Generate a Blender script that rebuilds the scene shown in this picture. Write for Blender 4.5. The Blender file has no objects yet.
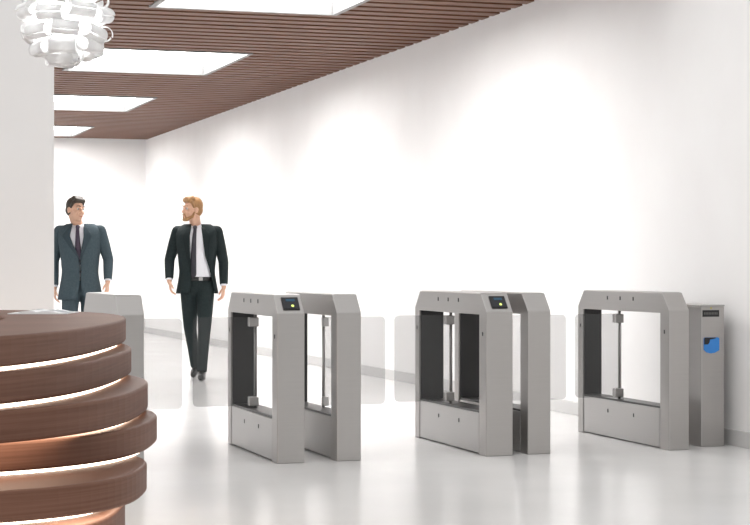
import bpy, bmesh, math, random
from mathutils import Vector, Matrix
PI = math.pi
random.seed(4)
S = bpy.context.scene
COL = S.collection
TH = math.atan(580 / 1800)          # how far the view turns from the long wall
CT, ST = math.cos(TH), math.sin(TH)


def world_xy(x, d):
    """x metres to the right, d metres along the view -> room coordinates"""
    return (x * CT + d * ST, -x * ST + d * CT)


# ------------------------------------------------------------------ materials
def mat(name, col, rough=.5, metal=0., spec=.5, emit=None, estr=0.):
    m = bpy.data.materials.new(name); m.use_nodes = True
    b = m.node_tree.nodes['Principled BSDF']
    b.inputs['Base Color'].default_value = (*col, 1)
    b.inputs['Roughness'].default_value = rough
    b.inputs['Metallic'].default_value = metal
    b.inputs['Specular IOR Level'].default_value = spec
    if emit:
        b.inputs['Emission Color'].default_value = (*emit, 1)
        b.inputs['Emission Strength'].default_value = estr
    return m


def noise_mat(name, c1, c2, scale, rough, metal=0., spec=.5, bump=0., detail=6., rr=None, lo=.3, hi=.7):
    m = mat(name, c1, rough, metal, spec)
    nt = m.node_tree; b = nt.nodes['Principled BSDF']
    tc = nt.nodes.new('ShaderNodeTexCoord'); mp = nt.nodes.new('ShaderNodeMapping')
    mp.inputs['Scale'].default_value = scale
    nz = nt.nodes.new('ShaderNodeTexNoise'); nz.inputs['Scale'].default_value = 1.; nz.inputs['Detail'].default_value = detail
    cr = nt.nodes.new('ShaderNodeValToRGB')
    cr.color_ramp.elements[0].position = lo; cr.color_ramp.elements[0].color = (*c1, 1)
    cr.color_ramp.elements[1].position = hi; cr.color_ramp.elements[1].color = (*c2, 1)
    L = nt.links.new
    L(tc.outputs['Object'], mp.inputs['Vector']); L(mp.outputs['Vector'], nz.inputs['Vector'])
    L(nz.outputs['Fac'], cr.inputs['Fac']); L(cr.outputs['Color'], b.inputs['Base Color'])
    if rr:
        mr = nt.nodes.new('ShaderNodeMapRange')
        mr.inputs['To Min'].default_value = rr[0]; mr.inputs['To Max'].default_value = rr[1]
        L(nz.outputs['Fac'], mr.inputs['Value']); L(mr.outputs['Result'], b.inputs['Roughness'])
    if bump:
        bp = nt.nodes.new('ShaderNodeBump'); bp.inputs['Strength'].default_value = bump; bp.inputs['Distance'].default_value = .002
        L(nz.outputs['Fac'], bp.inputs['Height']); L(bp.outputs['Normal'], b.inputs['Normal'])
    return m


def glass_mat(name, tint, gloss):
    m = bpy.data.materials.new(name); m.use_nodes = True
    nt = m.node_tree; nt.nodes.clear()
    o = nt.nodes.new('ShaderNodeOutputMaterial'); mx = nt.nodes.new('ShaderNodeMixShader')
    t = nt.nodes.new('ShaderNodeBsdfTransparent'); g = nt.nodes.new('ShaderNodeBsdfPrincipled')
    t.inputs['Color'].default_value = (*tint, 1)
    g.inputs['Base Color'].default_value = (.55, .56, .56, 1); g.inputs['Roughness'].default_value = .15
    mx.inputs['Fac'].default_value = gloss
    nt.links.new(t.outputs[0], mx.inputs[1]); nt.links.new(g.outputs[0], mx.inputs[2]); nt.links.new(mx.outputs[0], o.inputs[0])
    return m


def shell_mat(name):
    m = bpy.data.materials.new(name); m.use_nodes = True
    nt = m.node_tree; nt.nodes.clear()
    o = nt.nodes.new('ShaderNodeOutputMaterial'); mx = nt.nodes.new('ShaderNodeMixShader')
    d = nt.nodes.new('ShaderNodeBsdfDiffuse'); t = nt.nodes.new('ShaderNodeBsdfTranslucent')
    for n in (d, t): n.inputs['Color'].default_value = (.93, .93, .93, 1)
    mx.inputs['Fac'].default_value = .45
    nt.links.new(d.outputs[0], mx.inputs[1]); nt.links.new(t.outputs[0], mx.inputs[2]); nt.links.new(mx.outputs[0], o.inputs[0])
    return m


M = dict(
    wall=noise_mat('white_plaster', (.86, .85, .845), (.89, .885, .88), (1.5, 1.5, 1.5), .6, spec=.3),
    floor=noise_mat('polished_white_floor', (.72, .715, .71), (.755, .75, .745), (.8, .8, .8), .2, spec=.6, rr=(.17, .25)),
    base=mat('baseboard_paint', (.60, .595, .59), .4),
    slat=noise_mat('brown_wood_slat', (.140, .064, .039), (.170, .080, .049), (1.5, 14, 14), .55, spec=.3),
    back=mat('ceiling_void', (.09, .042, .027), .8),
    wood=noise_mat('walnut_veneer', (.136, .063, .040), (.186, .092, .062), (2.2, 2.2, 150), .5, spec=.2, detail=8),
    strip=mat('led_strip', (1, 1, 1), .5, emit=(1, .82, .64), estr=5.5),
    steel=noise_mat('brushed_steel', (.415, .400, .389), (.44, .425, .413), (3, 3, 320), .34, metal=.88, spec=.5, rr=(.29, .36)),
    steel2=noise_mat('brushed_steel_panel', (.44, .43, .422), (.465, .455, .446), (3, 3, 320), .42, metal=.88, spec=.5, rr=(.31, .38)),
    lining=mat('dark_inner_lining', (.030, .029, .029), .35),
    black=mat('black_plastic', (.008, .008, .009), .3),
    glass=glass_mat('grey_tinted_glass', (.835, .835, .835), .06),
    screen=mat('reader_glass', (.006, .008, .012), .25),
    blue=mat('reader_display', (.01, .05, .09), .4, emit=(.05, .34, .6), estr=.06),
    green=mat('indicator_light', (.4, .5, .1), .4, emit=(.65, .8, .2), estr=1.2),
    bluewin=mat('blue_window', (.03, .19, .52), .25, emit=(.02, .20, .62), estr=.12),
    amber=mat('amber_light', (.5, .42, .08), .4),
    lampw=shell_mat('white_lamp_shell'),
    globe=mat('lamp_globe_glow', (1, 1, 1), .5, emit=(1, .99, .97), estr=22.),
    cord=mat('white_cord', (.85, .85, .85), .5),
    diff=mat('light_diffuser', (1, 1, 1), .5, emit=(1, .985, .97), estr=15.),
    frame=mat('white_light_frame', (.16, .16, .16), .4),
    paper=mat('paper', (.86, .87, .88), .5),
    print=mat('printed_photo', (.38, .40, .43), .5),
    skin=noise_mat('skin', (.66, .40, .28), (.70, .44, .32), (30, 30, 30), .5, spec=.3),
    hair1=noise_mat('dark_brown_hair', (.03, .022, .015), (.055, .04, .026), (90, 90, 25), .5),
    hair2=noise_mat('ginger_blond_hair', (.30, .155, .06), (.42, .235, .10), (90, 90, 25), .5),
    suit1=noise_mat('blue_grey_wool', (.050, .074, .088), (.066, .093, .108), (60, 60, 60), .8, spec=.2),
    suit2=noise_mat('dark_green_black_wool', (.010, .017, .018), (.016, .026, .027), (60, 60, 60), .75, spec=.25),
    lapel1=mat('blue_grey_lapel', (.043, .063, .076), .8, spec=.2),
    lapel2=mat('dark_lapel', (.012, .018, .019), .75, spec=.2),
    shirt=mat('white_shirt', (.80, .80, .84), .7, spec=.2),
    tie1=mat('plum_tie', (.045, .03, .055), .5), tie2=mat('black_tie', (.025, .022, .032), .5),
    shoe=mat('black_leather', (.012, .012, .012), .3), eyew=mat('eye_white', (.55, .53, .5), .5),
    eyed=mat('eye_iris', (.05, .04, .03), .2), lip=mat('lip', (.52, .24, .19), .5),
)


# ------------------------------------------------------------------ helpers
def link(name, me, m=None, parent=None, smooth=False):
    o = bpy.data.objects.new(name, me); COL.objects.link(o)
    if m: me.materials.append(m)
    if parent: o.parent = parent
    if smooth and me.polygons:
        me.polygons.foreach_set('use_smooth', [True] * len(me.polygons))
    return o


def obj(name, bm, m=None, parent=None, smooth=False, bevel=0., seg=2):
    bmesh.ops.recalc_face_normals(bm, faces=bm.faces)
    me = bpy.data.meshes.new(name); bm.to_mesh(me); bm.free()
    o = link(name, me, m, parent, smooth)
    if bevel:
        md = o.modifiers.new('edge', 'BEVEL'); md.width = bevel; md.segments = seg; md.limit_method = 'ANGLE'; md.angle_limit = .6
    return o


def box(bm, x0, x1, y0, y1, z0, z1):
    v = [bm.verts.new(p) for p in ((x0, y0, z0), (x1, y0, z0), (x1, y1, z0), (x0, y1, z0), (x0, y0, z1), (x1, y0, z1), (x1, y1, z1), (x0, y1, z1))]
    for f in ((3, 2, 1, 0), (4, 5, 6, 7), (0, 1, 5, 4), (1, 2, 6, 5), (2, 3, 7, 6), (3, 0, 4, 7)):
        bm.faces.new([v[i] for i in f])


def boxo(name, dims, m, parent=None, bevel=0.):
    bm = bmesh.new(); box(bm, *dims); return obj(name, bm, m, parent, bevel=bevel)


def empty(name, loc, rz=0., label=None, cat=None, group=None):
    o = bpy.data.objects.new(name, None); COL.objects.link(o)
    o.location = loc; o.rotation_euler = (0, 0, rz); o.empty_display_size = .1
    tag(o, label, cat, group); return o


def tag(o, label=None, cat=None, group=None, kind=None):
    if label: o['label'] = label
    if cat: o['category'] = cat
    if group: o['group'] = group
    if kind: o['kind'] = kind
    return o


def copy_tree(o, parent=None):
    c = o.copy(); COL.objects.link(c); c.parent = parent
    for ch in list(o.children): copy_tree(ch, c)
    return c


def cyl(bm, p0, p1, r0, r1=None, n=16, caps=True):
    p0, p1 = Vector(p0), Vector(p1); r1 = r0 if r1 is None else r1
    d = (p1 - p0).normalized(); a = d.orthogonal().normalized(); b = d.cross(a)
    r = [[bm.verts.new(p + (a * math.cos(2 * PI * i / n) + b * math.sin(2 * PI * i / n)) * q) for i in range(n)] for p, q in ((p0, r0), (p1, r1))]
    for i in range(n):
        bm.faces.new((r[0][i], r[0][(i + 1) % n], r[1][(i + 1) % n], r[1][i]))
    if caps: bm.faces.new(r[0][::-1]); bm.faces.new(r[1])


def ell(bm, c, r, rot=None, seg=20):
    mt = Matrix.Translation(c) @ (rot.to_4x4() if rot else Matrix.Identity(4)) @ Matrix.Diagonal((*r, 1))
    bmesh.ops.create_uvsphere(bm, u_segments=seg, v_segments=seg // 2 + 2, radius=1, matrix=mt)


def cap(bm, p0, p1, r0, r1=None):
    r1 = r0 if r1 is None else r1
    p0, p1 = Vector(p0), Vector(p1)
    ell(bm, p0, (r0,) * 3, seg=14); ell(bm, p1, (r1,) * 3, seg=14)
    if (p1 - p0).length > 1e-5: cyl(bm, p0, p1, r0, r1, 18)


def blob(name, bm, voxel, m, parent, smooth=4):
    """one continuous skin grown over the pieces in bm"""
    me = bpy.data.meshes.new(name); bm.to_mesh(me); bm.free()
    t = bpy.data.objects.new('tmp', me); COL.objects.link(t)
    r = t.modifiers.new('r', 'REMESH'); r.mode = 'VOXEL'; r.voxel_size = voxel
    s = t.modifiers.new('s', 'SMOOTH'); s.factor = .5; s.iterations = smooth
    dg = bpy.context.evaluated_depsgraph_get()
    out = bpy.data.meshes.new_from_object(t.evaluated_get(dg)); out.name = name
    bpy.data.objects.remove(t); bpy.data.meshes.remove(me)
    out.materials.clear()
    return link(name, out, m, parent, True)


# ------------------------------------------------------------------ the room
WX, FARY, CZ = 5.95, 31.8, 3.428
XL, YN = -7., -4.
tag(boxo('floor', (XL, WX + .3, YN, FARY + .3, -.2, 0), M['floor']), kind='structure')
tag(boxo('wall_right', (WX, WX + .3, YN, FARY + .3, 0, 3.75), M['wall']), kind='structure')
tag(boxo('wall_far', (XL, WX, FARY, FARY + .3, 0, 3.75), M['wall']), kind='structure')
tag(boxo('wall_left', (-.3, 1.225, 9.0, 9.5, 0, 6.2), M['wall']), kind='structure')
tag(boxo('beam_1', (.55, 1.2, 6.0, 9.5, 6.2, 6.5), M['wall']), kind='structure')  # unseen beam on the pillar, put in to carry the pendant cord
tag(boxo('baseboard_right', (WX - .02, WX, YN, FARY, 0, .105), M['base'], bevel=.004), kind='structure')

PX0, PX1 = 2.9, 4.585
PANELS = [13.1, 18.4, 23.66, 28.92]
PL = 2.25
bm = bmesh.new()
pitch, sw = .26, .168
y = 11.47
CXL = -.4
while y < FARY - .1:
    y0, y1 = y, min(y + sw, FARY)
    cut = [p for p in PANELS if y1 > p - .001 and y0 < p + PL + .001]
    if cut:
        p = cut[0]
        # whole strip beside the light, and what is left of the strip across it
        box(bm, CXL, PX0, y0, y1, CZ, CZ + .1); box(bm, PX1, WX - .002, y0, y1, CZ, CZ + .1)
        if y0 < p - .01: box(bm, PX0, PX1, y0, p, CZ, CZ + .1)
        if y1 > p + PL + .01: box(bm, PX0, PX1, p + PL, y1, CZ, CZ + .1)
    else:
        box(bm, CXL, WX - .002, y0, y1, CZ, CZ + .1)
    y += pitch
c = tag(obj('ceiling', bm, M['slat']), kind='structure')
b = boxo('backing_panel', (CXL, WX, 11.46, FARY, CZ + .14, CZ + .2), M['back'], c)
tag(b, kind='structure')

LAB = ['large recessed ceiling light cut off by the top edge, nearest of the row',
       'recessed ceiling light whose near corner passes behind the white lamp cluster, second of the row',
       'recessed ceiling light above the men, third of the row toward the far wall',
       'small-looking recessed ceiling light nearest the far wall, last of the row']
fx = None
for i, p in enumerate(PANELS):
    if fx is None:
        fx = empty('ceiling_light', (0, 0, 0))
        bm = bmesh.new(); w = PX1 - PX0; t = .05
        for a in ((0, w, 0, t), (0, w, PL - t, PL), (0, t, t, PL - t), (w - t, w, t, PL - t)):
            box(bm, a[0], a[1], a[2], a[3], -.012, .135)
        obj('frame', bm, M['frame'], fx)
        boxo('diffuser', (t, w - t, t, PL - t, .11, .12), M['diff'], fx)
        o = fx
    else:
        o = copy_tree(fx)
    o.location = (PX0, p, CZ)
    tag(o, LAB[i], 'ceiling light', 'recessed lights in the slatted ceiling')


# ------------------------------------------------------------------ turnstiles


def slot(parent, y, z, x=-.0025):
    boxo('sensor_slot', (x, x + .006, y - .0065, y + .0065, z - .0125, z + .0125), M['black'], parent)


def make_turnstile(w, TL, side, flap, reader, slots, label):
    """w: cabinet width, side: -1 leaf swings out to the left, 1 to the right"""
    t = empty('turnstile', (0, 0, 0)); tag(t, label, 'turnstile', 'speed gate cabinets across the hall')
    f0, f1, zo, zt, zc, zh, ch = .125, TL - .085, .0, .886, .907, 1.02, .10
    # side outline: a tall arch with two clipped upper corners
    P = dict(a=(0, 0), b=(f0, 0), c=(f0, zt), d=(f1, zt), e=(f1, 0), f=(TL, 0), g=(TL, zc), h=(TL - ch, zh), i=(ch, zh), j=(0, zc))
    bm = bmesh.new(); V = {k: bm.verts.new((0, p[0], p[1])) for k, p in P.items()}
    fs = [bm.faces.new([V[k] for k in s]) for s in ('abcj', 'cdhi', 'jci', 'defg', 'dgh')]
    r = bmesh.ops.extrude_face_region(bm, geom=fs)
    bmesh.ops.translate(bm, verts=[v for v in r['geom'] if isinstance(v, bmesh.types.BMVert)], vec=(w, 0, 0))
    obj('frame', bm, M['steel'], t, bevel=.005)
    boxo('base_panel', (.0035, w - .0035, f0 + .012, f1 - .012, .008, .262), M['steel2'], t, bevel=.003)
    boxo('base_cover', (.010, w - .010, f0 + .001, f1 - .001, .262, .275), M['lining'], t)
    boxo('rear_lining', (.012, w - .004, f1 - .012, f1, .275, zt), M['lining'], t)
    # gate leaf: post in the middle of the opening, two clamps, one glass leaf
    gy, px = (.855, w / 2) if side < 0 else (.70, w - .028)
    po = empty('gate', (0, 0, 0)); po.parent = t
    bm = bmesh.new(); cyl(bm, (px, gy + .03, .275), (px, gy + .03, zt), .010, n=20); obj('hinge_post', bm, M['steel2'], po, True)
    for z in (.285, .800):
        boxo('clamp', (px - .05, px + .012, gy - .015, gy + .04, z, z + .06) if side < 0 else (px - .012, px + .022, gy - .015, gy + .04, z, z + .06), M['steel2'], po, bevel=.004)
    x0, x1, z0, z1, rr = (-flap, px + .0, .287, .863, .032) if side < 0 else (px, w + flap, .287, .863, .032)
    bm = bmesh.new(); pts = []
    for cx, cz, a0 in ((x1 - rr, z1 - rr, 0), (x0 + rr, z1 - rr, 90), (x0 + rr, z0 + rr, 180), (x1 - rr, z0 + rr, 270)):
        for k in range(7):
            a = math.radians(a0 + k * 15); pts.append((cx + rr * math.cos(a), cz + rr * math.sin(a)))
    f = bm.faces.new([bm.verts.new((p[0], gy - .005, p[1])) for p in pts])
    r = bmesh.ops.extrude_face_region(bm, geom=[f])
    bmesh.ops.translate(bm, verts=[v for v in r['geom'] if isinstance(v, bmesh.types.BMVert)], vec=(0, .010, 0))
    obj('glass_leaf', bm, M['glass'], po)
    if slots:
        k = TL / 1.3
        for y_ in (.475, .66, .845): slot(t, y_ * k, .972)
        for y_ in (.475, .845): slot(t, y_ * k, .187, .001)
        slot(t, .06, .766); slot(t, TL - .045, .766)
    # top cover plate with a fine seam
    boxo('top_cover', (.006, w - .006, ch + .02, TL - ch - .02, zh - .002, zh + .003), M['steel2'], t, bevel=.002)
    if reader:
        sl = math.atan2(zh - zc, ch); ln = math.hypot(zh - zc, ch)
        rd = empty('card_reader', (w / 2 + .012, 0, zc)); rd.parent = t; rd.rotation_euler = (sl, 0, 0)
        boxo('bezel', (-.056, .050, .026, .124, -.002, .008), M['black'], rd, bevel=.003)
        boxo('reader_screen', (-.051, .045, .031, .119, .008, .0095), M['screen'], rd)
        boxo('display', (-.030, .026, .088, .106, .0095, .0105), M['blue'], rd)
        bm = bmesh.new(); cyl(bm, (.006, .052, .0095), (.006, .052, .011), .009, n=20); obj('indicator_light', bm, M['green'], rd)
    return t


spec = [  # x, width, y, side, leaf reach, reader, slots, label
    (1.802, .158, 10.52, 1.3, 1, .371, 0, 0, 'steel turnstile cabinet half hidden behind the curved wooden desk'),
    (2.770, .172, 10.52, 1.3, -1, .335, 1, 1, 'steel turnstile with lit card reader on the left side of the pair nearest the desk'),
    (3.150, .157, 10.54, 1.3, 1, .383, 0, 0, 'plain steel turnstile without a reader, right half of the pair nearest the desk'),
    (4.122, .180, 10.52, 1.36, -1, .32, 1, 1, 'steel turnstile with lit card reader on the left side of the middle pair'),
    (4.415, .158, 10.55, 1.33, 1, .414, 0, 0, 'plain steel turnstile without a reader, right half of the middle pair'),
    (5.380, .146, 10.50, 1.42, -1, .275, 0, 1, 'steel turnstile standing alone in front of the narrow pedestal by the wall'),
]
for x, w, y, tl, side, fl, rd, sl, lb in spec:
    make_turnstile(w, tl, side, fl, rd, sl, lb).location = (x, y, 0)

# ticket pedestal by the wall
t = empty('pedestal', (5.688, 10.64, 0), 0, 'narrow steel pedestal with a glowing blue window beside the white wall', 'pedestal')
bm = bmesh.new(); box(bm, 0, .172, 0, .45, 0, .925); obj('body', bm, M['steel'], t, bevel=.005)
boxo('lid', (-.004, .174, -.003, .453, .925, .937), M['steel2'], t, bevel=.003)
boxo('name_plate', (.010, .132, -.003, .002, .858, .902), M['black'], t)
w_ = empty('blue_window', (0, 0, 0)); w_.parent = t
bm = bmesh.new()
prof = [(.034, .64), (.055, .622), (.085, .616), (.115, .62), (.148, .637), (.148, .715), (.141, .722), (.041, .722), (.034, .715)]
f = bm.faces.new([bm.verts.new((a - .016, -.001, b)) for a, b in prof])
r = bmesh.ops.extrude_face_region(bm, geom=[f])
bmesh.ops.translate(bm, verts=[v for v in r['geom'] if isinstance(v, bmesh.types.BMVert)], vec=(0, -.004, 0))
obj('window_panel', bm, M['bluewin'], w_)
bm = bmesh.new()
f = bm.faces.new([bm.verts.new((a - .016, -.0052, b)) for a, b in ((.036, .676), (.064, .676), (.075, .69), (.078, .708), (.12, .715), (.12, .721), (.041, .721), (.036, .716))])
r = bmesh.ops.extrude_face_region(bm, geom=[f])
bmesh.ops.translate(bm, verts=[v for v in r['geom'] if isinstance(v, bmesh.types.BMVert)], vec=(0, -.002, 0))
obj('black_mask', bm, M['black'], w_)
bm = bmesh.new(); cyl(bm, (.072, .002, .915), (.072, -.004, .915), .006, n=14); obj('indicator_light', bm, M['amber'], t)
M['plate'] = mat('plate_print', (.10, .10, .095), .5)
bm = bmesh.new()
for k in range(9): box(bm, .020 + k * .0115, .028 + k * .0115, -.0036, -.0029, .872, .888)
obj('plate_marks', bm, M['plate'], t)


# ------------------------------------------------------------------ reception desk
def sup(a, b, n, k=96):
    out = []
    for i in range(k):
        t_ = 2 * PI * i / k; c_, s_ = math.cos(t_), math.sin(t_)
        out.append((a * math.copysign(abs(c_) ** (2 / n), c_), b * math.copysign(abs(s_) ** (2 / n), s_)))
    return out


def annulus(a, b, n, th, z0, z1, dx=0, dy=0, k=128, ins=0.):
    bm = bmesh.new()
    o = sup(a - ins, b - ins, n, k); i_ = sup(a - th, b - th, n, k)
    R = [[bm.verts.new((p[0] + dx, p[1] + dy, z)) for p in L_] for L_, z in ((o, z0), (o, z1), (i_, z1), (i_, z0))]
    for j in range(4):
        for q in range(k):
            bm.faces.new((R[j][q], R[j][(q + 1) % k], R[(j + 1) % 4][(q + 1) % k], R[(j + 1) % 4][q]))
    return bm


dx_, dy_ = world_xy(-2.2, 6.05)
desk = empty('reception_desk', (dx_, dy_, 0), -TH, 'curved reception desk of stacked brown wooden rings with glowing gaps', 'reception desk')
DA, DN = 1.30, 2.6
# each ring: bottom, top, its right-most point (across, along the view), where it comes nearest on the left
rings = [(0.911, 1.0, -0.917, 6.2, 5.07), (0.807, 0.8985, -0.868, 6.1, 5.06), (0.7, 0.7935, -0.776, 5.95, 5.03), (0.60, 0.689, -0.736, 5.95, 5.2), (0.5, 0.588, -0.702, 5.45, 4.87), (0.455, 0.488, -0.82, 5.6, 5.2), (0.33, 0.444, -0.793, 5.6, 5.0), (0.22, 0.315, -0.86, 5.8, 5.1), (0.11, 0.207, -0.88, 6.0, 5.1), (0, 0.097, -0.92, 6.0, 5.15)]


def ring_shape(xe, ze, zn):
    cx = xe - DA; u = (-.2083 * zn - cx) / DA
    return (ze - zn) / (1 - u ** DN) ** (1 / DN), cx + 2.2, ze - 6.05


for z0, z1, xe, ze, zn in rings:
    db, ox, oy = ring_shape(xe, ze, zn)
    obj('wooden_ring', annulus(DA, db, DN, .45, z0, z1, ox, oy), M['wood'], desk, bevel=.010, seg=3)
gaps = [None, None, (-.776, 5.06), None, (-.73, 4.90), None, None, None, None]     # where the lower ring is set back the strip hides under the overhang
for (z0, z1, xe, ze, zn), nx, gap in zip(rings, rings[1:], gaps):
    if gap:
        db, ox, oy = ring_shape(gap[0], ze, gap[1])
        obj('light_strip', annulus(DA, db, DN, .20, z0 - .004, z0, ox, oy, ins=.03), M['strip'], desk)
        db, ox, oy = ring_shape(min(xe, nx[2]), ze, max(zn, nx[4]))
    else:
        db, ox, oy = ring_shape(xe, ze, zn)
    obj('light_strip', annulus(DA, db, DN, .16, nx[1], z0 - (.004 if gap else 0), ox, oy, ins=.03), M['strip'], desk)

mx, my = world_xy(-1.37, 7.45)
mg = empty('open_magazine', (mx, my, 1.0), -TH, 'open white magazine lying on the wooden desk top', 'magazine')
for s in (-1, 1):
    bm = bmesh.new(); n = 10; W_, H_ = .12, .30
    top = []; bot = []
    for i in range(n + 1):
        u = i / n; z = .004 + .012 * math.sin(PI * min(1, u * 1.2 + .12)) * (1 - u * .6)
        top.append([bm.verts.new((s * u * W_, yy, z)) for yy in (-H_ / 2, H_ / 2)])
        bot.append([bm.verts.new((s * u * W_, yy, .0005)) for yy in (-H_ / 2, H_ / 2)])
    for i in range(n):
        bm.faces.new((top[i][0], top[i + 1][0], top[i + 1][1], top[i][1])); bm.faces.new((bot[i][0], bot[i][1], bot[i + 1][1], bot[i + 1][0]))
        for e in (0, 1): bm.faces.new((top[i][e], bot[i][e], bot[i + 1][e], top[i + 1][e]))
    for i in (0, n): bm.faces.new((top[i][0], top[i][1], bot[i][1], bot[i][0]))
    pg = obj('page', bm, M['paper'], mg)
    bm = bmesh.new(); q = []
    for i in range(2, n):
        u = i / n; z = .0052 + .012 * math.sin(PI * min(1, u * 1.2 + .12)) * (1 - u * .6)
        q.append([bm.verts.new((s * u * W_, yy, z)) for yy in ((.0, .13) if s < 0 else (-.06, .08))])
    for i in range(len(q) - 1): bm.faces.new((q[i][0], q[i + 1][0], q[i + 1][1], q[i][1]))
    obj('printed_picture', bm, M['print'], pg)

# ------------------------------------------------------------------ pendant lamp of rolled strips
LD = 6.6
lx, ly = world_xy((66 - 375) / 1800 * LD, LD)
lz = 1.2 + (265 - 19) / 1800 * LD
LR = .150
lamp = empty('pendant_lamp', (lx, ly, lz), -TH, 'white pendant lamp made of many rolled paper-like curls above the desk', 'pendant lamp')
bm = bmesh.new(); ell(bm, (0, 0, 0), (.085,) * 3, seg=28); obj('lamp_globe', bm, M['globe'], lamp, True)
bm = bmesh.new(); cyl(bm, (0, 0, .08), (0, 0, 6.2 - lz), .004, n=10); obj('cord', bm, M['cord'], lamp, True)


def curl_bm(r, L_, th=.003, n=26, sweep=330):
    bm = bmesh.new(); G = []
    for i in range(n + 1):
        a = math.radians(i * sweep / n); k = 1 - .12 * i / n
        G.append([bm.verts.new((xx, rr * k * math.cos(a), rr * k * math.sin(a))) for rr in (r, r - th) for xx in (-L_ / 2, L_ / 2)])
    for i in range(n):
        a, b = G[i], G[i + 1]
        for p, q in ((0, 1), (1, 3), (3, 2), (2, 0)): bm.faces.new((a[p], a[q], b[q], b[p]))
    for g_ in (G[0], G[-1]): bm.faces.new((g_[0], g_[1], g_[3], g_[2]))
    return bm


cm = None
for li, (lat, cnt, off) in enumerate([(-74, 3, 15), (-47, 6, 32), (-21, 8, 10), (5, 8, 34), (31, 7, 8), (57, 5, 30), (82, 2, 0)]):
    for k in range(cnt):
        lon = math.radians(off + 360 * k / cnt + random.uniform(-4, 4)); la = math.radians(lat + random.uniform(-4, 4))
        p = Vector((math.cos(la) * math.cos(lon), math.cos(la) * math.sin(lon), math.sin(la)))
        if cm is None:
            o = obj('curl', curl_bm(.030, .098, n=32, sweep=352), M['lampw'], lamp, True); cm = o
        else:
            o = cm.copy(); COL.objects.link(o); o.parent = lamp
        tang = Vector((-math.sin(lon), math.cos(lon), 0))
        tang = Matrix.Rotation(random.uniform(-.22, .22), 3, p) @ tang
        zz = p.cross(tang).normalized()
        mt = Matrix((tang, p, zz)).transposed().to_4x4()
        mt.translation = p * LR * random.uniform(.93, 1.02)
        o.matrix_local = mt


# ------------------------------------------------------------------ the two men
class Torso:
    def __init__(s, rows, n=2.5): s.rows = rows; s.n = n

    def at(s, z):
        R = s.rows
        if z <= R[0][0]: return R[0][1:]
        for a, b in zip(R, R[1:]):
            if z <= b[0]:
                t_ = (z - a[0]) / (b[0] - a[0]); return tuple(p + (q - p) * t_ for p, q in zip(a[1:], b[1:]))
        return R[-1][1:]

    def front(s, x, z, off=0.):
        cx, cy, rx, ry = s.at(z); rx += off; ry += off
        u = min(.999, abs(x - cx) / rx); return cy - ry * (1 - u ** s.n) ** (1 / s.n)

    def ring(s, z, off, phis):
        cx, cy, rx, ry = s.at(z); rx += off; ry += off; out = []
        for p in phis:
            sn, cs = math.sin(p), math.cos(p)
            out.append((cx + rx * math.copysign(abs(sn) ** (2 / s.n), sn), cy - ry * math.copysign(abs(cs) ** (2 / s.n), cs), z))
        return out

    def phi(s, x, z, off):
        cx, cy, rx, ry = s.at(z); u = max(-.999, min(.999, (x - cx) / (rx + off)))
        sn = math.copysign(abs(u) ** (s.n / 2), u); return math.asin(sn)


def lerp_tab(tab, z):
    if z <= tab[0][0]: return tab[0][1]
    for a, b in zip(tab, tab[1:]):
        if z <= b[0]: return a[1] + (b[1] - a[1]) * (z - a[0]) / (b[0] - a[0])
    return tab[-1][1]


def band(bm, T, zs, xa, xb, off, th=.004, nx=8):
    """a thin cloth strip following the front of the torso between x = xa(z) and x = xb(z)"""
    F = []
    for z in zs:
        a, b = xa(z), xb(z)
        F.append([(a + (b - a) * i / nx, z) for i in range(nx + 1)])
    g = [[[bm.verts.new((x, T.front(x, z, off + o_), z)) for x, z in row] for row in F] for o_ in (0, th)]
    for j in range(len(zs) - 1):
        for i in range(nx):
            for L_ in g: bm.faces.new((L_[j][i], L_[j][i + 1], L_[j + 1][i + 1], L_[j + 1][i]))
        for i in (0, nx): bm.faces.new((g[0][j][i], g[1][j][i], g[1][j + 1][i], g[0][j + 1][i]))
    for j in (0, len(zs) - 1):
        for i in range(nx): bm.faces.new((g[0][j][i], g[0][j][i + 1], g[1][j][i + 1], g[1][j][i]))


def hand(bm, wr, tip_dir, palm_n, side, ):
    """palm and five bent fingers; tip_dir: towards the fingertips, palm_n: the way the palm faces, side: the way the thumb lies"""
    d = Vector(tip_dir).normalized(); s = Vector(side); s = (s - d * s.dot(d)).normalized(); n = Vector(palm_n); n = (n - d * n.dot(d) - s * n.dot(s)).normalized()
    w = Vector(wr)
    cap(bm, w - d * .03, w + d * .02, .024, .024)
    for k in (-1, -.33, .33, 1):
        cap(bm, w + d * .015 + s * k * .014, w + d * .09 + s * k * .030, .014, .0115)
    for k, ln in ((1, .074), (.33, .083), (-.33, .077), (-1, .060)):
        p = w + d * .09 + s * k * .031
        q = p + (d * .93 + n * .3 + s * k * .10).normalized() * ln * .5
        r = q + (d * .62 + n * .78 + s * k * .04).normalized() * ln * .5
        cap(bm, p, q, .0095, .0088); cap(bm, q, r, .0088, .0072)
    p = w + d * .03 + s * .026; q = p + (d * .68 + s * .62 + n * .35).normalized() * .042; r = q + (d * .95 + s * .1 + n * .3).normalized() * .034
    cap(bm, w + d * .01 + s * .012, p, .016, .014); cap(bm, p, q, .0135, .011); cap(bm, q, r, .011, .0085)


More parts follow.
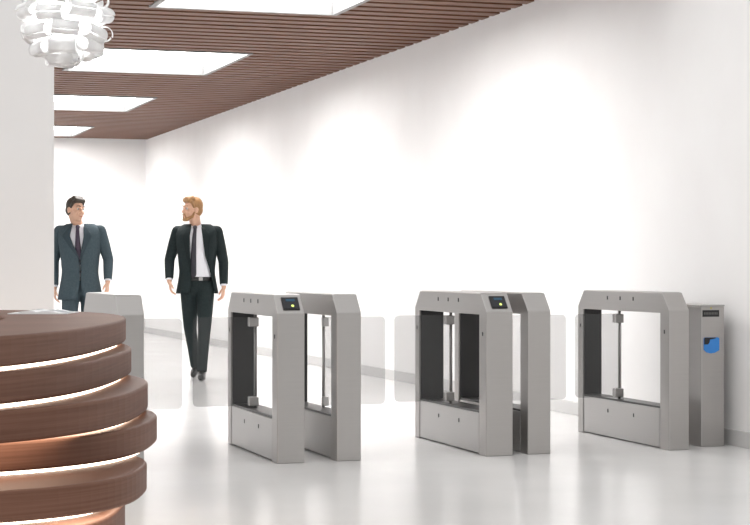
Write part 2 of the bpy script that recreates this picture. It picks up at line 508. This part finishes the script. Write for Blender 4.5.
def make_person(J, T, label, group, mats, jacket, zhem, beard, yaw, roll):
    root = empty('person', J['loc'], J['rz'], label, 'person', group)
    suit, lap, hairm, tie = mats
    hc = Vector(J['head']); nb = Vector((hc.x * .4 + J['neckx'] * .6, .03, 1.615))
    HR = Matrix.Rotation(roll, 3, 'Y') @ Matrix.Rotation(yaw, 3, 'Z')   # the head turned and tipped on the neck
    H = lambda p: hc + HR @ Vector(p)
    # ---- body: one continuous surface
    bm = bmesh.new()
    ell(bm, H((0, .015, .025)), (.076, .097, .094), HR); ell(bm, H((0, -.02, -.04)), (.062, .072, .078), HR)
    ell(bm, H((0, -.045, -.085)), (.042, .042, .036), HR); ell(bm, H((0, -.078, -.105)), (.022, .018, .018), HR)
    for s in (-1, 1):
        ell(bm, H((s * .042, -.06, -.03)), (.024, .025, .024), HR); cap(bm, H((s * .018, -.086, .028)), H((s * .05, -.072, .026)), .012, .010)
        ell(bm, H((s * .079, .012, -.012)), (.010, .02, .032), HR); ell(bm, H((s * .083, .02, -.002)), (.006, .016, .022), HR)
        ell(bm, H((s * .012, -.100, -.034)), (.009, .010, .008), HR)
    cap(bm, H((0, -.088, .012)), H((0, -.112, -.028)), .009, .012)
    cap(bm, H((-.018, -.090, -.060)), H((.018, -.090, -.060)), .009); cap(bm, H((-.014, -.088, -.072)), H((.014, -.088, -.072)), .009)
    cap(bm, H((0, .025, -.05)), nb, .056, .060); cap(bm, nb, (J['neckx'], .03, 1.54), .064, .075)
    for z in (1.46, 1.38, 1.28, 1.18, 1.08):
        cx, cy, rx, ry = T.at(z); ell(bm, (cx, cy, z), (rx * .82, ry * .80, .085))
    for s in ('L', 'R'):
        sh, el, wr = J['sh' + s], J['el' + s], J['wr' + s]
        cap(bm, sh, el, .048, .040); cap(bm, el, wr, .040, .026)
        cap(bm, (J['neckx'], .03, 1.54), sh, .06, .052)
        hand(bm, wr, J['hd' + s], J['hn' + s], J['ht' + s])
        hp, kn, an = J['hp' + s], J['kn' + s], J['an' + s]
        cap(bm, hp, kn, .082, .054); cap(bm, kn, an, .052, .036)
        to = Vector(J['to' + s]); he = Vector(J['he' + s])
        cap(bm, an, he, .035, .032); cap(bm, he, to, .03, .026)
    cap(bm, J['hpL'], J['hpR'], .085)
    body = blob('body', bm, .0046, M['skin'], root, 3)
    # ---- face and hair
    for s in (-1, 1):
        bm = bmesh.new(); ell(bm, H((s * .032, -.076, .008)), (.0115,) * 3, seg=16); e = obj('eye', bm, M['eyew'], root, True)
        bm = bmesh.new(); ell(bm, H((s * .033, -.0865, .008)), (.0055, .003, .0055), HR, 12); obj('iris', bm, M['eyed'], e, True)
        bm = bmesh.new(); cap(bm, H((s * .016, -.097, .036)), H((s * .034, -.093, .041)), .0042, .0042); cap(bm, H((s * .034, -.093, .041)), H((s * .055, -.078, .036)), .0042, .003)
        obj('eyebrow', bm, hairm, root, True)
    bm = bmesh.new(); cap(bm, H((-.02, -.0955, -.066)), H((.02, -.0955, -.066)), .0055); obj('lips', bm, M['lip'], root, True)
    bm = bmesh.new()
    ell(bm, H((0, .030, .045)), (.083, .092, .090), HR); ell(bm, H((0, .048, -.005)), (.079, .070, .075), HR)
    cap(bm, H((-.045, -.058, .098)), H((.045, -.058, .094)), .028, .026); cap(bm, H((-.04, -.02, .115)), H((.04, -.02, .112)), .032)
    cap(bm, H((-.068, -.035, .075)), H((-.074, -.012, .02)), .016, .010); cap(bm, H((.068, -.035, .075)), H((.074, -.012, .02)), .016, .010)
    if beard: ell(bm, H((.01, -.052, .118)), (.05, .035, .022), HR)
    blob('hair', bm, .006, hairm, root, 3)
    if beard:
        bm = bmesh.new()
        for s in (-1, 1):
            cap(bm, H((s * .071, -.008, -.03)), H((s * .062, -.025, -.075)), .010, .014)
            cap(bm, H((s * .062, -.025, -.075)), H((s * .028, -.075, -.105)), .015, .019)
            cap(bm, H((s * .022, -.095, -.052)), H((s * .027, -.088, -.085)), .007, .008)
        cap(bm, H((-.03, -.078, -.107)), H((.03, -.078, -.107)), .02); cap(bm, H((-.02, -.1, -.05)), H((.02, -.1, -.05)), .006)
        blob('beard', bm, .005, hairm, root, 2)
    # ---- shirt
    phis = [2 * PI * i / 48 for i in range(48)]
    bm = bmesh.new(); zs = [1.055 + .03 * i for i in range(17)] + [1.56, 1.585, 1.60]
    R = [[bm.verts.new(p) for p in T.ring(z, -.010, phis)] for z in zs]
    for a, b in zip(R, R[1:]):
        for i in range(48): bm.faces.new((a[i], a[(i + 1) % 48], b[(i + 1) % 48], b[i]))
    bm.faces.new(R[0][::-1])
    sh = obj('shirt', bm, M['shirt'], root, True)
    bm = bmesh.new()
    R = []
    for dz, r_, fw in ((-.02, .084, .02), (.03, .074, .008), (.055, .070, .0), (.055, .062, .0), (.0, .064, .0)):
        R.append([bm.verts.new((nb.x + r_ * math.sin(p), nb.y - .004 - r_ * 1.02 * math.cos(p) - (fw if math.cos(p) > 0 else 0) * math.cos(p), nb.z - .03 + dz - .03 * max(0, math.cos(p)))) for p in phis])
    for a, b in zip(R, R[1:]):
        for i in range(48): bm.faces.new((a[i], a[(i + 1) % 48], b[(i + 1) % 48], b[i]))
    obj('collar', bm, M['shirt'], sh, True)
    # ---- tie
    tz0, tx = J['tie'][0], J['tie'][1:]
    zs = [tz0 + (1.575 - tz0) * i / 20 for i in range(21)]
    cx = lambda z: tx[0] + (tx[1] - tx[0]) * (1.575 - z) / (1.575 - tz0)
    hw = lambda z: .017 + .022 * (1.575 - z) / (1.575 - tz0) if z > tz0 + .03 else .039 * (z - tz0 + .004) / .034
    bm = bmesh.new(); band(bm, T, zs, lambda z: cx(z) - hw(z), lambda z: cx(z) + hw(z), -.004, .006, 4)
    ti = obj('tie', bm, tie, root, True)
    bm = bmesh.new(); cap(bm, (tx[0], T.front(tx[0], 1.575) + .002, 1.595), (tx[0], T.front(tx[0], 1.56) - .002, 1.565), .022, .014); obj('knot', bm, tie, ti, True)
    # ---- jacket: shell open at the front between xl(z) and xr(z), sleeves, lapels
    xl, xr = (lambda z: lerp_tab(jacket['xl'], z)), (lambda z: lerp_tab(jacket['xr'], z))
    bm = bmesh.new(); G = []; N = 44; O = .010
    zs = [zhem + (1.63 - zhem) * i / 30 for i in range(31)]
    for z in zs:
        fl = .03 * max(0, (1.1 - z) / .3)
        p0 = T.phi(xr(z), z, O); p1 = 2 * PI + T.phi(xl(z), z, O)
        G.append([[bm.verts.new(p) for p in T.ring(z, o_ + fl, [p0 + (p1 - p0) * i / N for i in range(N + 1)])] for o_ in (O, O + .009)])
    for a, b in zip(G, G[1:]):
        for L_ in (0, 1):
            for i in range(N): bm.faces.new((a[L_][i], a[L_][i + 1], b[L_][i + 1], b[L_][i]))
        for i in (0, N): bm.faces.new((a[0][i], b[0][i], b[1][i], a[1][i]))
    for g_ in (G[0], G[-1]):
        for i in range(N): bm.faces.new((g_[0][i], g_[0][i + 1], g_[1][i + 1], g_[1][i]))
    jk = obj('jacket', bm, suit, root, True)
    for s in ('L', 'R'):
        bm = bmesh.new(); sh_, el, wr = [Vector(J[k + s]) for k in ('sh', 'el', 'wr')]
        ins = Vector((J['neckx'], .03, sh_.z + .03))
        cap(bm, sh_ + (ins - sh_) * .35 - Vector((0, 0, .005)), sh_, .060, .066)
        cap(bm, sh_, sh_ + (el - sh_) * .45, .066, .064); cap(bm, sh_ + (el - sh_) * .45, el, .064, .055); cap(bm, el, el + (wr - el) * .5, .055, .05)
        cyl(bm, el + (wr - el) * .5, el + (wr - el) * .93, .05, .043, 20)
        blob('sleeve', bm, .009, suit, jk, 4)
        bm = bmesh.new(); cyl(bm, el + (wr - el) * .90, el + (wr - el) * .99, .036, .034, 20); obj('cuff', bm, M['shirt'], sh, True)
    zb = jacket['button']
    for s, xe in ((-1, xl), (1, xr)):
        zs = [zb + (1.595 - zb) * i / 16 for i in range(17)]
        wid = lambda z: .004 + .075 * min(1, (z - zb) / (1.49 - zb)) * (1 if z < 1.51 else max(.35, 1 - (z - 1.51) / .12))
        bm = bmesh.new()
        if s < 0: band(bm, T, zs, lambda z: xe(z) - wid(z), lambda z: xe(z) + .003, O + .010, .005, 5)
        else: band(bm, T, zs, lambda z: xe(z) - .003, lambda z: xe(z) + wid(z), O + .010, .005, 5)
        obj('lapel', bm, lap, jk, True)
    if jacket.get('buttons'):
        for z in jacket['buttons']:
            x = xl(z) + .012; bm = bmesh.new(); yy = T.front(x, z, O + .01)
            cyl(bm, (x, yy + .002, z), (x, yy - .014, z), .010, n=14); obj('button', bm, M['black'], jk)
    # ---- trousers, belt, shoes
    bm = bmesh.new()
    cxx, cyy, rxx, ryy = T.at(1.05)
    ell(bm, (cxx, cyy + .005, .985), (rxx * .93, ryy * .98, .12)); cyl(bm, (cxx, cyy, .97), (cxx, cyy, 1.06), .115, .115, 24)
    for s in ('L', 'R'):
        hp, kn, an = [Vector(J[k + s]) for k in ('hp', 'kn', 'an')]
        cap(bm, hp, hp + (kn - hp) * .5, .098, .086); cap(bm, hp + (kn - hp) * .5, kn, .086, .069); cap(bm, kn, kn + (an - kn) * .5, .067, .060)
        cyl(bm, kn + (an - kn) * .5, an + Vector((0, -.008, -.015)), .060, .053, 20)
    blob('trousers', bm, .009, suit, root, 5)
    bm = bmesh.new()
    R = [[bm.verts.new(p) for p in T.ring(z, o_, phis)] for z, o_ in ((1.035, -.004), (1.075, -.004), (1.075, -.02), (1.035, -.02))]
    for j in range(4):
        for i in range(48): bm.faces.new((R[j][i], R[j][(i + 1) % 48], R[(j + 1) % 4][(i + 1) % 48], R[(j + 1) % 4][i]))
    bl = obj('belt', bm, M['shoe'], root, True)
    bx = J.get('buckle', cxx); yy = T.front(bx, 1.055, -.004)
    boxo('buckle', (bx - .02, bx + .02, yy - .004, yy + .004, 1.037, 1.073), M['steel2'], bl, .002)
    for s in ('L', 'R'):
        an, he, to = [Vector(J[k + s]) for k in ('an', 'he', 'to')]
        bm = bmesh.new(); ml = he + (to - he) * .6
        cap(bm, he, ml, .040, .044); cap(bm, ml, to, .044, .034); cap(bm, he, he + (an - he) * .55, .040, .042); cap(bm, ml + Vector((0, 0, .008)), he + (an - he) * .5, .036, .036)
        # flat sole: press everything under the sole line onto it
        up = Vector((0, 0, 1))
        so = blob('shoe', bm, .007, M['shoe'], root, 3)
        d_ = (to - he); L0 = math.hypot(d_.x, d_.y)
        for v in so.data.vertices:
            t_ = ((v.co.x - he.x) * d_.x + (v.co.y - he.y) * d_.y) / (L0 * L0)
            zl = he.z + d_.z * max(-.2, min(1.2, t_)) - J['sole'][s](t_)
            if v.co.z < zl: v.co.z = zl
    return root


torso = [(.70, 0, .02, .19, .135), (.9, 0, .02, .185, .132), (1.02, 0, .015, .175, .125), (1.14, 0, .01, .168, .122), (1.28, 0, .005, .182, .13), (1.42, 0, .005, .202, .137),
         (1.52, 0, .012, .208, .128), (1.57, 0, .02, .200, .108), (1.60, 0, .026, .175, .092), (1.628, 0, .03, .125, .078), (1.645, 0, .03, .09, .068)]

# right man: ginger blond hair and beard, open dark suit
PD = 18.95
px_, py_ = world_xy((197 - 375) / 1800 * PD, PD)
J = dict(loc=(px_, py_, 0), rz=-TH, head=(-.052, .01, 1.785), neckx=.0,
         shL=(-.205, .02, 1.55), shR=(.205, .02, 1.55), elL=(-.295, .05, 1.255), elR=(.275, .04, 1.235), wrL=(-.285, -.06, 1.035), wrR=(.285, -.03, .975),
         hdL=(.16, -.12, -1), hdR=(-.10, -.10, -1), hnL=(1, .25, .1), hnR=(-1, .25, 0), htL=(.2, -1, 0), htR=(-.2, -1, 0),
         hpL=(-.085, .02, .97), hpR=(.09, .0, .97), knL=(-.075, .03, .53), knR=(.092, -.14, .54), anL=(-.045, .30, .135), anR=(.075, -.26, .105),
         heL=(-.045, .325, .085), toL=(-.055, .165, .036), heR=(.075, -.235, .042), toR=(.082, -.415, .042),
         sole=dict(L=lambda t: .036, R=lambda t: .040), tie=(1.06, -.012, -.035), buckle=.05)
make_person(J, Torso(torso), 'person with ginger hair and beard in an open dark suit, walking in the hall', 'men walking in suits',
            (M['suit2'], M['lapel2'], M['hair2'], M['tie2']),
            dict(xl=[(.85, -.075), (1.0, -.045), (1.3, -.06), (1.5, -.065), (1.63, -.05)], xr=[(.85, .185), (1.0, .16), (1.15, .145), (1.3, .10), (1.5, .075), (1.63, .05)], button=1.12),
            .90, True, math.radians(-58), math.radians(0))

# left man: dark hair, buttoned blue-grey suit
PD = 18.7
px_, py_ = world_xy((80 - 375) / 1800 * PD, PD)
J = dict(loc=(px_, py_, 0), rz=-TH, head=(-.048, .01, 1.775), neckx=-.02,
         shL=(-.215, .03, 1.55), shR=(.205, .02, 1.55), elL=(-.285, .07, 1.235), elR=(.285, .06, 1.255), wrL=(-.265, .0, .965), wrR=(.295, -.04, 1.03),
         hdL=(.06, -.12, -1), hdR=(-.06, -.16, -1), hnL=(1, .25, .1), hnR=(-1, .25, 0), htL=(.2, -1, 0), htR=(-.2, -1, 0),
         hpL=(-.09, .0, .97), hpR=(.09, .02, .97), knL=(-.095, -.13, .54), knR=(.09, .03, .53), anL=(-.10, -.25, .105), anR=(.08, .31, .135),
         heL=(-.10, -.225, .042), toL=(-.11, -.405, .042), heR=(.08, .335, .085), toR=(.085, .175, .036),
         sole=dict(R=lambda t: .036, L=lambda t: .040), tie=(1.20, -.01, .012))
make_person(J, Torso(torso), 'person with short dark hair in a buttoned blue-grey suit, beside the white pillar', 'men walking in suits',
            (M['suit1'], M['lapel1'], M['hair1'], M['tie1']),
            dict(xl=[(.85, -.02), (1.0, .018), (1.2, .018), (1.28, .008), (1.5, -.085), (1.63, -.065)], xr=[(.85, .06), (1.0, .028), (1.2, .026), (1.28, .03), (1.5, .065), (1.63, .05)], button=1.26, buttons=(1.24, 1.13)),
            .84, False, math.radians(50), math.radians(4))

# ------------------------------------------------------------------ daylight, camera
w = bpy.data.worlds.new('daylight'); S.world = w; w.use_nodes = True
nt = w.node_tree; bg = nt.nodes['Background']; bg.inputs['Color'].default_value = (1, .995, .99, 1)
# an overcast sky, brighter on the open left side of the hall
tc = nt.nodes.new('ShaderNodeTexCoord'); dt = nt.nodes.new('ShaderNodeVectorMath'); dt.operation = 'DOT_PRODUCT'
dt.inputs[1].default_value = Vector((-.68, -.08, .73)).normalized()
mr = nt.nodes.new('ShaderNodeMapRange'); mr.inputs['From Min'].default_value = -.05; mr.inputs['From Max'].default_value = 1.
mr.inputs['To Min'].default_value = .48; mr.inputs['To Max'].default_value = 1.45
nt.links.new(tc.outputs['Generated'], dt.inputs[0]); nt.links.new(dt.outputs['Value'], mr.inputs['Value']); nt.links.new(mr.outputs['Result'], bg.inputs['Strength'])

cd = bpy.data.cameras.new('camera'); cam = bpy.data.objects.new('camera', cd); COL.objects.link(cam)
cam.location = (0, 0, 1.2); cam.rotation_euler = (PI / 2, 0, -TH)
cd.sensor_fit = 'HORIZONTAL'; cd.sensor_width = 36; cd.lens = 36 * 1800 / 750; cd.shift_y = 2.5 / 750; cd.clip_end = 200
S.camera = cam
S.view_settings.view_transform = 'Standard'; S.view_settings.look = 'None'; S.view_settings.gamma = 1.; S.view_settings.use_curve_mapping = False
S.view_settings.exposure = 0.08
